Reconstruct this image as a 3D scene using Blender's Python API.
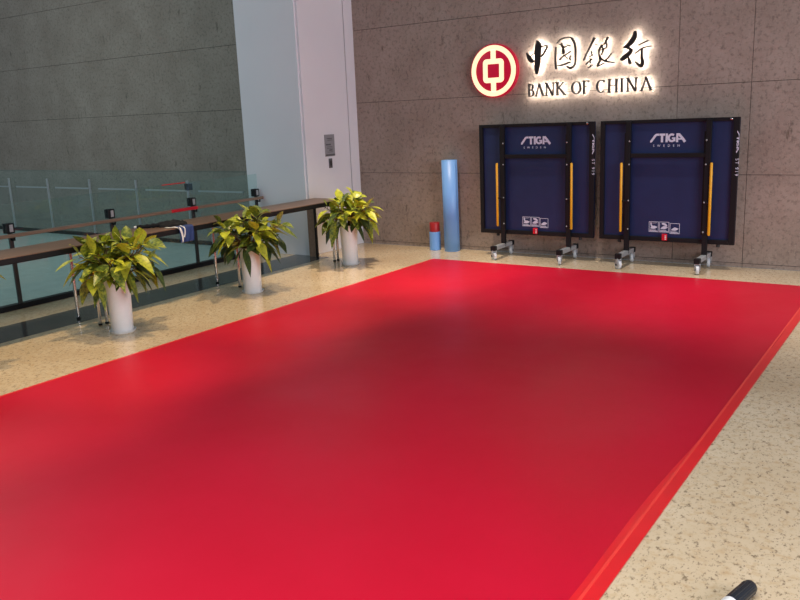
import bpy, bmesh, math, random
from mathutils import Vector, Matrix, noise

# ------------------------------------------------------------------ clear
for block in list(bpy.data.objects):
    bpy.data.objects.remove(block, do_unlink=True)
scene = bpy.context.scene
C = scene.collection

# ------------------------------------------------------------------ camera
cam_data = bpy.data.cameras.new('camera')
cam_data.sensor_fit = 'HORIZONTAL'
cam_data.sensor_width = 36.0
cam_data.lens = 36.0 * 811.07 / 800.0
cam_data.clip_end = 200
cam = bpy.data.objects.new('camera', cam_data)
C.objects.link(cam)
yaw, pitch, roll = -0.604, -0.2253, -0.043
fwd = Vector((math.sin(yaw) * math.cos(pitch), math.cos(yaw) * math.cos(pitch), math.sin(pitch)))
rgt = Vector((math.cos(yaw), -math.sin(yaw), 0))
upv = rgt.cross(fwd)
r2 = rgt * math.cos(roll) + upv * math.sin(roll)
u2 = -rgt * math.sin(roll) + upv * math.cos(roll)
M = Matrix.Identity(4)
for i in range(3):
    M[i][0], M[i][1], M[i][2] = r2[i], u2[i], -fwd[i]
M.translation = (5.7795, -9.5378, 1.8387)
cam.matrix_world = M
scene.camera = cam

# ------------------------------------------------------------------ world, lights, exposure
world = bpy.data.worlds.new('hall_daylight')
scene.world = world
world.use_nodes = True
bg = world.node_tree.nodes['Background']
bg.inputs[0].default_value = (0.72, 0.88, 1.0, 1)
bg.inputs[1].default_value = 0.25

def lamp(name, kind, loc, energy, color, target=None, **kw):
    d = bpy.data.lights.new(name, kind)
    d.energy = energy
    d.color = color
    for k, v in kw.items():
        setattr(d, k, v)
    o = bpy.data.objects.new(name, d)
    C.objects.link(o)
    o.location = loc
    if target is not None:
        o.rotation_euler = (Vector(target) - Vector(loc)).to_track_quat('-Z', 'Y').to_euler()
    return o

# broad luminous ceiling over the hall
lamp('ceiling_light', 'AREA', (4.8, -9.6, 5.4), 200, (1.0, 0.96, 0.92), (4.8, -9.2, 0), shape='RECTANGLE', size=5.0, size_y=3.0, spread=math.radians(105))
# recessed downlights along the stone wall
for wx in (0.6, 2.6, 4.6, 6.6):
    lamp('downlight', 'SPOT', (wx, -1.55, 5.2), 660, (1.0, 0.88, 0.78), (wx, -1.55, 0), spot_size=math.radians(50), spot_blend=0.9, shadow_soft_size=0.12)
# added unseen fill lamp, cool, brightening the corridor beyond the glass
lamp('corridor_fill', 'AREA', (-6.5, -5.0, 5.6), 120, (0.72, 1.0, 0.96), (-6.5, -4.6, 0), shape='RECTANGLE', size=4.0, size_y=4.0)
# daylight from the entrance behind and right of the camera
lamp('entrance_daylight', 'AREA', (12.5, -7.0, 3.0), 700, (0.95, 0.92, 1.0), (0.0, -2.0, 1.4), shape='RECTANGLE', size=5.0, size_y=4.0)
# row of recessed downlights above the plants
for dy in (-1.45, -3.2, -5.0, -6.8):
    lamp('downlight', 'SPOT', (0.55, dy, 5.2), 510, (1.0, 0.73, 0.41), (0.0, dy, 0), spot_size=math.radians(45), spot_blend=0.6, shadow_soft_size=0.06)

scene.view_settings.view_transform = 'Standard'
scene.view_settings.look = 'None'
scene.view_settings.gamma = 1.0
scene.view_settings.use_curve_mapping = False
scene.view_settings.exposure = 0.0

# ------------------------------------------------------------------ materials
def new_mat(name):
    m = bpy.data.materials.new(name)
    m.use_nodes = True
    return m, m.node_tree.nodes, m.node_tree.links, m.node_tree.nodes['Principled BSDF']

def set_in(b, **kw):
    for k, v in kw.items():
        b.inputs[k.replace('_', ' ')].default_value = v

def simple(name, col, rough=0.5, metal=0.0, var=0.06, scale=30, bump=0.0, **kw):
    """plain procedural material: base colour with a faint noise variation"""
    m, n, l, b = new_mat(name)
    set_in(b, Roughness=rough, Metallic=metal, **kw)
    tc = n.new('ShaderNodeTexCoord')
    nz = n.new('ShaderNodeTexNoise'); nz.inputs['Scale'].default_value = scale; nz.inputs['Detail'].default_value = 4
    rp = n.new('ShaderNodeValToRGB')
    rp.color_ramp.elements[0].position = 0.3; rp.color_ramp.elements[1].position = 0.7
    rp.color_ramp.elements[0].color = tuple(c * (1 - var) for c in col[:3]) + (1,)
    rp.color_ramp.elements[1].color = tuple(min(1, c * (1 + var)) for c in col[:3]) + (1,)
    l.new(tc.outputs['Object'], nz.inputs['Vector']); l.new(nz.outputs['Fac'], rp.inputs['Fac'])
    l.new(rp.outputs['Color'], b.inputs['Base Color'])
    if bump:
        bp = n.new('ShaderNodeBump'); bp.inputs['Strength'].default_value = bump; bp.inputs['Distance'].default_value = 0.004
        l.new(nz.outputs['Fac'], bp.inputs['Height']); l.new(bp.outputs['Normal'], b.inputs['Normal'])
    return m

def emissive(name, col, strength):
    m, n, l, b = new_mat(name)
    set_in(b, Base_Color=(*col, 1), Roughness=0.4, Emission_Color=(*col, 1), Emission_Strength=strength)
    return m

def mixc(n, l, fac, a, b_):
    mx = n.new('ShaderNodeMix'); mx.data_type = 'RGBA'
    for sock, v in ((mx.inputs[0], fac), (mx.inputs[6], a), (mx.inputs[7], b_)):
        if isinstance(v, (tuple, list)):
            sock.default_value = (*v, 1)
        elif isinstance(v, (int, float)):
            sock.default_value = v
        else:
            l.new(v, sock)
    return mx.outputs[2]

def noise_fac(n, l, vec, scale, lo, hi, detail=4, rough=0.6, kind='noise'):
    nz = n.new('ShaderNodeTexNoise'); nz.inputs['Scale'].default_value = scale
    nz.inputs['Detail'].default_value = detail; nz.inputs['Roughness'].default_value = rough
    l.new(vec, nz.inputs['Vector'])
    mr = n.new('ShaderNodeMapRange'); mr.inputs[1].default_value = lo; mr.inputs[2].default_value = hi
    l.new(nz.outputs['Fac'], mr.inputs[0])
    return mr.outputs[0]

def mapping(n, l, out, scale=(1, 1, 1), rot=(0, 0, 0)):
    mp = n.new('ShaderNodeMapping'); mp.inputs['Scale'].default_value = scale; mp.inputs['Rotation'].default_value = rot
    l.new(out, mp.inputs['Vector'])
    return mp.outputs[0]

# polished cream travertine / terrazzo with dark flecks
def mat_floor():
    m, n, l, b = new_mat('polished_cream_stone')
    tc = n.new('ShaderNodeTexCoord'); v = tc.outputs['Object']
    f1 = noise_fac(n, l, v, 1.3, 0.35, 0.68)
    base = mixc(n, l, f1, (0.55, 0.425, 0.275), (0.66, 0.545, 0.385))
    f2 = noise_fac(n, l, v, 22, 0.5, 0.75, 6)
    base = mixc(n, l, f2, base, (0.49, 0.34, 0.185))
    vs = mapping(n, l, v, (1.5, 1.0, 1), (0, 0, 0.6))
    f3 = noise_fac(n, l, vs, 24, 0.555, 0.625, 7, 0.72)
    base = mixc(n, l, f3, base, (0.25, 0.185, 0.115))
    vs2 = mapping(n, l, v, (1.6, 1, 1), (0, 0, -0.3))
    f4 = noise_fac(n, l, vs2, 40, 0.585, 0.645, 6, 0.7)
    base = mixc(n, l, f4, base, (0.16, 0.11, 0.07))
    vs3 = mapping(n, l, v, (0.6, 3.5, 1), (0, 0, 0.9))
    f5 = noise_fac(n, l, vs3, 2.6, 0.69, 0.75, 5, 0.7)
    base = mixc(n, l, f5, base, (0.25, 0.20, 0.15))
    l.new(base, b.inputs['Base Color'])
    set_in(b, Roughness=0.13)
    b.inputs['Specular IOR Level'].default_value = 0.45
    return m

def mat_wall():
    m, n, l, b = new_mat('brown_grey_stone_cladding')
    tc = n.new('ShaderNodeTexCoord'); v = tc.outputs['Object']
    f1 = noise_fac(n, l, v, 1.6, 0.33, 0.7, 6, 0.65)
    base = mixc(n, l, f1, (0.285, 0.217, 0.180), (0.385, 0.305, 0.262))
    f2 = noise_fac(n, l, v, 22, 0.50, 0.70, 6, 0.7)
    base = mixc(n, l, f2, base, (0.155, 0.12, 0.10))
    f3 = noise_fac(n, l, v, 60, 0.58, 0.72, 4)
    base = mixc(n, l, f3, base, (0.42, 0.37, 0.32))
    vs = mapping(n, l, v, (1, 1, 0.35))
    f4 = noise_fac(n, l, vs, 9, 0.59, 0.68, 6, 0.75)
    base = mixc(n, l, f4, base, (0.15, 0.115, 0.09))
    l.new(base, b.inputs['Base Color'])
    set_in(b, Roughness=0.55)
    bp = n.new('ShaderNodeBump'); bp.inputs['Strength'].default_value = 0.25; bp.inputs['Distance'].default_value = 0.004
    l.new(f2, bp.inputs['Height']); l.new(bp.outputs['Normal'], b.inputs['Normal'])
    return m

def mat_mat():
    m, n, l, b = new_mat('red_vinyl_sports_flooring')
    tc = n.new('ShaderNodeTexCoord'); v = tc.outputs['Object']
    f1 = noise_fac(n, l, v, 0.9, 0.35, 0.7, 5)
    base = mixc(n, l, f1, (0.48, 0.003, 0.021), (0.525, 0.004, 0.027))
    vs = mapping(n, l, v, (1, 2.5, 1), (0, 0, 0.4))
    f2 = noise_fac(n, l, vs, 3.2, 0.72, 0.82, 6, 0.7)
    base = mixc(n, l, f2, base, (0.70, 0.06, 0.09))
    l.new(base, b.inputs['Base Color'])
    f3 = noise_fac(n, l, v, 2.0, 0.3, 0.7, 4)
    mr = n.new('ShaderNodeMapRange'); mr.inputs[3].default_value = 0.36; mr.inputs[4].default_value = 0.44
    l.new(f3, mr.inputs[0]); l.new(mr.outputs[0], b.inputs['Roughness'])
    b.inputs['Specular IOR Level'].default_value = 0.2
    nz = n.new('ShaderNodeTexNoise'); nz.inputs['Scale'].default_value = 260; l.new(v, nz.inputs['Vector'])
    bp = n.new('ShaderNodeBump'); bp.inputs['Strength'].default_value = 0.08; bp.inputs['Distance'].default_value = 0.002
    l.new(nz.outputs['Fac'], bp.inputs['Height']); l.new(bp.outputs['Normal'], b.inputs['Normal'])
    return m

def mat_wood(name, a, c):
    m, n, l, b = new_mat(name)
    tc = n.new('ShaderNodeTexCoord')
    vs = mapping(n, l, tc.outputs['Object'], (9, 0.7, 9))
    f1 = noise_fac(n, l, vs, 3, 0.3, 0.7, 6)
    l.new(mixc(n, l, f1, a, c), b.inputs['Base Color'])
    set_in(b, Roughness=0.42)
    return m

def mat_glass():
    m, n, l, b = new_mat('green_tinted_glass')
    for x in list(n):
        if x.type != 'OUTPUT_MATERIAL':
            n.remove(x)
    out = [x for x in n if x.type == 'OUTPUT_MATERIAL'][0]
    tr = n.new('ShaderNodeBsdfTransparent'); tr.inputs[0].default_value = (0.90, 0.955, 0.945, 1)
    gl = n.new('ShaderNodeBsdfGlossy'); gl.inputs['Roughness'].default_value = 0.03; gl.inputs[0].default_value = (0.9, 1, 0.98, 1)
    fr = n.new('ShaderNodeFresnel'); fr.inputs[0].default_value = 1.5
    mx = n.new('ShaderNodeMixShader')
    geo = n.new('ShaderNodeNewGeometry')          # only the entry face reflects
    ma = n.new('ShaderNodeMath'); ma.operation = 'SUBTRACT'; ma.inputs[0].default_value = 1.0; l.new(geo.outputs['Backfacing'], ma.inputs[1])
    mu = n.new('ShaderNodeMath'); mu.operation = 'MULTIPLY'; l.new(fr.outputs[0], mu.inputs[0]); l.new(ma.outputs[0], mu.inputs[1])
    l.new(mu.outputs[0], mx.inputs[0]); l.new(tr.outputs[0], mx.inputs[1]); l.new(gl.outputs[0], mx.inputs[2])
    df = n.new('ShaderNodeBsdfDiffuse'); df.inputs[0].default_value = (0.42, 0.58, 0.56, 1)   # faint teal haze mixed in as diffuse colour
    m2 = n.new('ShaderNodeMixShader'); m2.inputs[0].default_value = 0.022
    l.new(mx.outputs[0], m2.inputs[1]); l.new(df.outputs[0], m2.inputs[2])
    l.new(m2.outputs[0], out.inputs[0])
    return m

def mat_leaf(name, green, yellow, lo, hi):
    m, n, l, b = new_mat(name)
    tc = n.new('ShaderNodeTexCoord')
    f1 = noise_fac(n, l, tc.outputs['Object'], 34, lo, hi, 5, 0.7)
    l.new(mixc(n, l, f1, green, yellow), b.inputs['Base Color'])
    set_in(b, Roughness=0.36)
    b.inputs['Subsurface Weight'].default_value = 0.0
    return m

MT = {
    'floor': mat_floor(), 'wall': mat_wall(), 'mat': mat_mat(), 'glass': mat_glass(),
    'joint': simple('dark_joint', (0.045, 0.038, 0.032), 0.9),
    'dark_stone': simple('polished_dark_stone', (0.062, 0.060, 0.058), 0.12, var=0.25, scale=40),
    'pale_stone': simple('pale_grey_green_stone', (0.52, 0.62, 0.60), 0.18, var=0.06, scale=6),
    'pit': simple('dark_void_floor', (0.05, 0.06, 0.06), 0.6),
    'pillar': simple('pale_lacquered_panel', (0.76, 0.755, 0.80), 0.32, var=0.02, scale=1.5),
    'tape_red': simple('bright_red_tape', (0.66, 0.012, 0.018), 0.32, var=0.05, scale=5),
    'seam_red': simple('raised_orange_red_seam', (0.74, 0.045, 0.035), 0.28, var=0.05, scale=8),
    'wood': mat_wood('brown_counter_wood', (0.105, 0.060, 0.040), (0.165, 0.098, 0.066)),
    'rail_wood': mat_wood('brown_handrail_wood', (0.20, 0.125, 0.085), (0.28, 0.18, 0.125)),
    'black_metal': simple('black_powder_coat', (0.006, 0.006, 0.008), 0.55, Specular_IOR_Level=0.3),
    'post_metal': simple('dark_grey_metal', (0.055, 0.058, 0.06), 0.35, 0.6),
    'chrome': simple('chrome', (0.62, 0.61, 0.60), 0.14, 1.0, var=0.02),
    'silver': simple('silver_grey_plastic', (0.40, 0.42, 0.44), 0.35, 0.3),
    'wheel': simple('pale_caster_tyre', (0.62, 0.66, 0.70), 0.4),
    'rubber': simple('black_rubber', (0.015, 0.015, 0.016), 0.7),
    'navy': simple('navy_table_underside', (0.009, 0.021, 0.085), 0.5, var=0.10, scale=5),
    'yellow': simple('amber_safety_bar', (0.78, 0.40, 0.012), 0.38),
    'print': simple('pale_grey_print', (0.62, 0.64, 0.78), 0.5),
    'red_plastic': simple('red_plastic', (0.62, 0.012, 0.03), 0.35),
    'white_plastic': simple('white_plastic', (0.78, 0.79, 0.80), 0.35),
    'pot': simple('white_ceramic', (0.80, 0.80, 0.80), 0.28, var=0.02),
    'soil': simple('brown_soil', (0.06, 0.04, 0.025), 0.95, var=0.4, scale=60),
    'stem': simple('brown_green_stem', (0.13, 0.085, 0.04), 0.7),
    'blue_roll': simple('light_blue_sheeting', (0.17, 0.38, 0.80), 0.42, var=0.04, scale=3),
    'dark_red': simple('dark_red_roll', (0.34, 0.012, 0.015), 0.45),
    'black_cloth': simple('black_cloth', (0.005, 0.005, 0.007), 1.0, var=0.3, scale=50, bump=0.3),
    'blue_cloth': simple('deep_blue_cloth', (0.014, 0.036, 0.15), 0.75, var=0.2, scale=40, bump=0.3),
    'white_cloth': simple('white_webbing', (0.72, 0.73, 0.75), 0.7),
    'plaque': simple('grey_plaque', (0.27, 0.27, 0.29), 0.45),
    'plaque_dark': simple('dark_grey_print', (0.10, 0.10, 0.11), 0.5),
    'letter': simple('black_brown_letter', (0.018, 0.014, 0.014), 0.4),
    'letter_grey': simple('dark_grey_letter', (0.055, 0.05, 0.05), 0.35),
    'led': emissive('warm_white_led', (1.0, 0.95, 0.84), 34.0),
    'logo_white': emissive('lit_cream_acrylic', (1.0, 0.86, 0.54), 0.80),
    'logo_red': emissive('lit_red_acrylic', (0.30, 0.0, 0.018), 0.95),
    'led_red': emissive('red_led', (1.0, 0.03, 0.05), 2.0),
    'cap_black': simple('glossy_black_cap', (0.014, 0.016, 0.022), 0.25),
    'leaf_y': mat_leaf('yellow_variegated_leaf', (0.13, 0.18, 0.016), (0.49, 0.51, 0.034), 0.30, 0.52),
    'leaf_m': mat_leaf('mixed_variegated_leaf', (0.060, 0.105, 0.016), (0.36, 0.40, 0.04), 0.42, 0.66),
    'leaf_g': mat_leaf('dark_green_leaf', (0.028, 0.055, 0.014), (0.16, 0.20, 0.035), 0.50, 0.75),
}

# ------------------------------------------------------------------ mesh helpers
def link_mesh(name, bm, mats, parent=None, smooth=None, loc=(0, 0, 0)):
    bmesh.ops.recalc_face_normals(bm, faces=bm.faces)
    me = bpy.data.meshes.new(name)
    bm.to_mesh(me); bm.free()
    if not isinstance(mats, (list, tuple)):
        mats = [mats]
    for mt in mats:
        me.materials.append(mt)
    if smooth is not None:
        for p in me.polygons:
            p.use_smooth = True
        me.set_sharp_from_angle(angle=math.radians(smooth))
    o = bpy.data.objects.new(name, me)
    C.objects.link(o)
    o.location = loc
    if parent is not None:
        o.parent = parent
    return o

def add_box(bm, lo, hi, bevel=0.0, seg=2, mat=0):
    r = bmesh.ops.create_cube(bm, size=1.0)
    vs = r['verts']
    for v in vs:
        v.co = Vector([lo[i] + (v.co[i] + 0.5) * (hi[i] - lo[i]) for i in range(3)])
    fs = list({f for v in vs for f in v.link_faces})
    for f in fs:
        f.material_index = mat
    if bevel:
        es = list({e for v in vs for e in v.link_edges})
        res = bmesh.ops.bevel(bm, geom=es, offset=bevel, segments=seg, affect='EDGES', profile=0.6)
        for f in res['faces']:
            f.material_index = mat

def box(lo, hi, bevel=0.0, seg=2):
    bm = bmesh.new(); add_box(bm, lo, hi, bevel, seg); return bm

def add_tube(bm, pts, radius, sides=12, cap=True, mat=0):
    pts = [Vector(p) for p in pts]
    rad = radius if isinstance(radius, (list, tuple)) else [radius] * len(pts)
    rings = []
    prev = None
    for i, p in enumerate(pts):
        t = (pts[min(i + 1, len(pts) - 1)] - pts[max(i - 1, 0)]).normalized()
        if prev is None:
            ref = Vector((0, 0, 1)) if abs(t.z) < 0.9 else Vector((1, 0, 0))
            a = t.cross(ref).normalized()
        else:
            a = (prev - t * prev.dot(t)).normalized()
        prev = a
        b = t.cross(a)
        rings.append([bm.verts.new(p + (a * math.cos(k * 2 * math.pi / sides) + b * math.sin(k * 2 * math.pi / sides)) * rad[i]) for k in range(sides)])
    for i in range(len(rings) - 1):
        for k in range(sides):
            f = bm.faces.new((rings[i][k], rings[i][(k + 1) % sides], rings[i + 1][(k + 1) % sides], rings[i + 1][k]))
            f.material_index = mat
    if cap:
        for rg in (rings[0][::-1], rings[-1]):
            f = bm.faces.new(rg); f.material_index = mat

def add_lathe(bm, prof, sides=40, mat=0, center=(0, 0, 0), axis='z'):
    rings = []
    cx, cy, cz = center
    for r, z in prof:
        ring = []
        for k in range(sides):
            a = 2 * math.pi * k / sides
            x, y = r * math.cos(a), r * math.sin(a)
            if axis == 'z':
                co = (cx + x, cy + y, cz + z)
            elif axis == 'x':
                co = (cx + z, cy + x, cz + y)
            else:
                co = (cx + x, cy + z, cz + y)
            ring.append(bm.verts.new(co))
        rings.append(ring)
    for i in range(len(rings) - 1):
        for k in range(sides):
            f = bm.faces.new((rings[i][k], rings[i][(k + 1) % sides], rings[i + 1][(k + 1) % sides], rings[i + 1][k]))
            f.material_index = mat
    for rg in (rings[0][::-1], rings[-1]):
        f = bm.faces.new(rg); f.material_index = mat

def catmull(pts, n=8):
    if len(pts) < 3:
        return [tuple(p) for p in pts]
    P = [pts[0]] + list(pts) + [pts[-1]]
    out = []
    for i in range(1, len(P) - 2):
        for s in range(n):
            t = s / n
            out.append(tuple(0.5 * (2 * P[i][k] + (P[i + 1][k] - P[i - 1][k]) * t + (2 * P[i - 1][k] - 5 * P[i][k] + 4 * P[i + 1][k] - P[i + 2][k]) * t * t
                                    + (3 * P[i][k] - P[i - 1][k] - 3 * P[i + 1][k] + P[i + 2][k]) * t ** 3) for k in range(len(P[0]))))
    out.append(tuple(pts[-1]))
    return out

def add_ribbon(bm, pts, y0, y1, smooth=True, round_ends=True, grow=0.0, xform=None):
    """a brush stroke in the x-z plane: pts are (x, z, width); extruded from y0 to y1"""
    pp = catmull(pts) if smooth else [tuple(p) for p in pts]
    L, R = [], []
    for i, (x, z, w) in enumerate(pp):
        a = pp[max(i - 1, 0)]; b = pp[min(i + 1, len(pp) - 1)]
        d = Vector((b[0] - a[0], b[1] - a[1]))
        if d.length < 1e-7:
            d = Vector((1, 0))
        d.normalize()
        nrm = Vector((-d.y, d.x)) * max(w / 2 + grow, 0.0015)
        e = Vector((0, 0))
        if i == 0:
            e = -d * (w * 0.3 + grow) if round_ends else -d * grow
        if i == len(pp) - 1:
            e = d * (w * 0.3 + grow) if round_ends else d * grow
        k = 0.55 if (round_ends and i in (0, len(pp) - 1)) else 1.0
        L.append((x + nrm.x * k + e.x, z + nrm.y * k + e.y)); R.append((x - nrm.x * k + e.x, z - nrm.y * k + e.y))
    f = xform or (lambda x, y, z: (x, y, z))
    rows = []
    for (lx, lz), (rx, rz) in zip(L, R):
        rows.append([bm.verts.new(f(*c)) for c in ((lx, y0, lz), (rx, y0, rz), (rx, y1, rz), (lx, y1, lz))])
    for i in range(len(rows) - 1):
        for k in range(4):
            bm.faces.new((rows[i][k], rows[i][(k + 1) % 4], rows[i + 1][(k + 1) % 4], rows[i + 1][k]))
    bm.faces.new(rows[0][::-1]); bm.faces.new(rows[-1])

def add_ring(bm, cx, cz, ri, ro, y0, y1, n=64, mat=0):
    rows = []
    for k in range(n):
        a = 2 * math.pi * k / n
        c, s = math.cos(a), math.sin(a)
        rows.append([bm.verts.new((cx + c * r, y, cz + s * r)) for r, y in ((ri, y0), (ro, y0), (ro, y1), (ri, y1))])
    for k in range(n):
        for j in range(4):
            f = bm.faces.new((rows[k][j], rows[k][(j + 1) % 4], rows[(k + 1) % n][(j + 1) % 4], rows[(k + 1) % n][j]))
            f.material_index = mat

def text_mesh(name, text, size, mat, parent, loc, depth=0.001, rot=(math.pi / 2, 0, 0), spacing=1.0):
    cu = bpy.data.curves.new(name, 'FONT')
    cu.body = text; cu.size = size; cu.extrude = depth; cu.align_x = 'CENTER'; cu.align_y = 'CENTER'
    cu.space_character = spacing
    tmp = bpy.data.objects.new('tmp', cu); C.objects.link(tmp)
    dg = bpy.context.evaluated_depsgraph_get(); dg.update()
    me = bpy.data.meshes.new_from_object(tmp.evaluated_get(dg))
    bpy.data.objects.remove(tmp, do_unlink=True); bpy.data.curves.remove(cu)
    bm = bmesh.new(); bm.from_mesh(me); bpy.data.meshes.remove(me)
    todo = set(bm.faces); out = []
    while todo:                                   # every printed letter is a mesh of its own
        isl = {todo.pop()}; stack = list(isl)
        while stack:
            for e in stack.pop().edges:
                for f in e.link_faces:
                    if f in todo:
                        todo.discard(f); isl.add(f); stack.append(f)
        b2 = bmesh.new(); vm = {}
        for f in isl:
            for v in f.verts:
                if v not in vm: vm[v] = b2.verts.new(v.co)
            b2.faces.new([vm[v] for v in f.verts])
        o = link_mesh(name, b2, mat, parent, None, loc)
        o.rotation_euler = rot
        out.append(o)
    bm.free()
    return out

def tag(o, label, cat, group=None):
    o['label'] = label; o['category'] = cat
    if group: o['group'] = group
    return o

def thing(name, label, cat, loc=(0, 0, 0), group=None):
    o = bpy.data.objects.new(name, None); C.objects.link(o)
    o.location = loc; o.empty_display_size = 0.1
    return tag(o, label, cat, group)

def struct(name, bm, mats, parent=None, smooth=None):
    o = link_mesh(name, bm, mats, parent, smooth)
    o['kind'] = 'structure'
    return o

def copy_thing(src, loc, label):
    r = src.copy(); C.objects.link(r); r.location = loc; r['label'] = label
    for ch in list(src.children):
        c = ch.copy(); C.objects.link(c); c.parent = r
        for g in list(ch.children):
            d = g.copy(); C.objects.link(d); d.parent = c
    return r

# ------------------------------------------------------------------ the setting
bm = bmesh.new()
add_box(bm, (-2.40, -13, -0.25), (10, 0.0, 0.0))
struct('floor', bm, MT['floor'])
bm = bmesh.new()
add_box(bm, (-14, -13, -0.25), (-2.40, -0.95, -0.002))
struct('floor_beyond_glass', bm, MT['pale_stone'])
struct('floor_void', box((-14, -0.95, -2.5), (-2.40, 0.0, -2.3)), MT['pit'])
struct('trim_1', box((-1.70, -13, -0.2), (-1.12, -1.19, 0.0015)), MT['dark_stone'])     # dark inlaid band

def clad(name, x0, x1, zlo, zhi, xs):
    """stone panels with open joints on a dark backing"""
    bm = bmesh.new()
    g = 0.0028
    zs = [0.045 + 0.985 * k for k in range(-3, 8)]
    zs = [z for z in zs if zlo < z < zhi]
    zb = [zlo] + zs + [zhi]
    xb = [x0] + [x for x in sorted(xs) if x0 < x < x1] + [x1]
    for i in range(len(xb) - 1):
        for j in range(len(zb) - 1):
            add_box(bm, (xb[i] + (g if i else 0), 0.0, zb[j] + g), (xb[i + 1] - g, 0.03, zb[j + 1] - g), mat=0)
    add_box(bm, (x0, 0.012, zlo), (x1, 0.25, zhi), mat=1)
    return struct(name, bm, [MT['wall'], MT['joint']])

clad('wall_back', -1.60, 10.0, 0.0, 6.4, [3.105, 3.88])
clad('wall_left', -14.0, -2.40, -2.3, 6.4, [])

# pale lacquered pillar: two panels on its broad front face and one on its side, with open joints
bm = bmesh.new()
add_box(bm, (-2.51, -1.19, -0.25), (-1.425, -0.001, 6.4), mat=0)
add_box(bm, (-2.50, -1.18, -0.25), (-1.415, -0.20, 6.4), mat=1)
pl = bmesh.new()
add_box(pl, (-2.51, -1.19, 0.0), (-1.445, -0.01, 6.4))            # front panel
add_box(pl, (-1.49, -1.165, 0.0), (-1.410, -0.215, 6.4), 0.004)   # side panel
add_box(pl, (-1.49, -0.195, 0.0), (-1.410, 0.005, 6.4), 0.002)    # narrow side strip
add_box(pl, (-1.47, -1.16, 0.0), (-1.432, -0.05, 6.4), mat=1)     # dark joint backing
bm.free()
struct('wall_pillar', pl, [MT['pillar'], MT['joint']])

# red sports flooring laid on the stone
mat_root = thing('sports_mat', 'large red vinyl sports floor mat covering the middle of the stone floor', 'floor mat', (0.30, -0.80, 0))
bm = box((0, -12, 0), (4.50, 0, 0.006), 0.002)
link_mesh('mat_sheet', bm, MT['mat'], mat_root)
bm = bmesh.new()
rows = []
for k in range(41):
    y = -12.0 + 12.0 * k / 40
    wdt = 0.060 + max(0, (-3.2 - y)) * 0.016 + 0.01 * math.sin(k * 0.9)
    rows.append((y, wdt))
for (ya, wa), (yb, wb) in zip(rows[:-1], rows[1:]):
    vs = [bm.verts.new(c) for c in ((4.502, ya, 0.0068), (4.502 - wa, ya, 0.0068), (4.502 - wb, yb, 0.0068), (4.502, yb, 0.0068),
                                    (4.502, ya, 0.0062), (4.502 - wa, ya, 0.0062), (4.502 - wb, yb, 0.0062), (4.502, yb, 0.0062))]
    for q in ((0, 1, 2, 3), (7, 6, 5, 4), (1, 5, 6, 2), (0, 3, 7, 4)):
        bm.faces.new([vs[i] for i in q])
bmesh.ops.remove_doubles(bm, verts=bm.verts, dist=1e-5)
e = link_mesh('edge_strip', bm, MT['tape_red'], mat_root); e['label'] = 'brighter red tape along the right edge'
bm = box((4.432, -12, 0.0068), (4.446, 0, 0.0085), 0.0008)
e = link_mesh('seam_strip', bm, MT['seam_red'], mat_root); e['label'] = 'thin orange red raised seam'
bm = box((0.0, -12, 0.0062), (0.035, 0, 0.0067))
e = link_mesh('edge_strip', bm, MT['tape_red'], mat_root); e['label'] = 'narrow bright red tape along the left edge'

# ------------------------------------------------------------------ folded table tennis tables
TW, TH, TB = 1.525, 1.37, 0.29      # width, height, height of lower edge above floor
def stiga_letters(bm, x, z, s, xf=None):
    """bold sports lettering, s = cap height, x = left, z = baseline"""
    w = s * 0.24
    def rb(pts, closed=False):
        add_ribbon(bm, [(x + px * s, z + pz * s, pw * s) for px, pz, pw in pts], -0.0015, 0.0, smooth=False, round_ends=False, xform=xf)
    rb([(0.0, 0.10, .24), (0.12, 0.12, .26), (0.62, 0.80, .26), (0.74, 0.88, .24), (1.02, 0.88, .24)])       # S as a long slash
    rb([(1.06, 0.88, .24), (1.72, 0.88, .24)]); rb([(1.38, 0.0, .26), (1.38, 0.80, .26)])                    # T
    rb([(1.92, 0.0, .26), (1.92, 1.0, .26)])                                                                 # I
    g = [(2.50 + 0.36 * math.cos(math.radians(a)), 0.5 + 0.38 * math.sin(math.radians(a)), .24) for a in range(50, 331, 20)]
    rb(g); rb([(2.52, 0.46, .18), (2.92, 0.46, .18)]); rb([(2.82, 0.10, .2), (2.82, 0.46, .2)])              # G
    rb([(3.12, 0.0, .24), (3.12, 0.88, .24)]); rb([(3.02, 0.88, .24), (3.45, 0.88, .24)])                    # A
    rb([(3.30, 0.9, .28), (3.62, 0.55, .28), (4.02, 0.02, .3)]); rb([(3.12, 0.36, .18), (3.65, 0.36, .18)])

def make_caster(parent, y):
    bm = bmesh.new()
    for s in (-1, 1):
        add_box(bm, (s * 0.026 - 0.004, y - 0.022, 0.045), (s * 0.026 + 0.004, y + 0.022, 0.118), 0.003)
    add_box(bm, (-0.030, y - 0.024, 0.108), (0.030, y + 0.024, 0.122), 0.004)
    add_tube(bm, [(0, y, 0.115), (0, y, 0.150)], 0.012)
    c = link_mesh('caster', bm, MT['silver'], parent, 35)
    bm = bmesh.new()
    add_lathe(bm, [(0.020, -0.017), (0.046, -0.017), (0.052, -0.011), (0.052, 0.011), (0.046, 0.017), (0.020, 0.017)], 28, center=(0, y, 0.052), axis='x')
    w = link_mesh('wheel', bm, MT['wheel'], c, 35)
    bm = bmesh.new()
    add_tube(bm, [(-0.032, y, 0.052), (0.032, y, 0.052)], 0.013)
    h = link_mesh('hub', bm, MT['black_metal'], c, 35); h['label'] = 'black hub'
    return c

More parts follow.
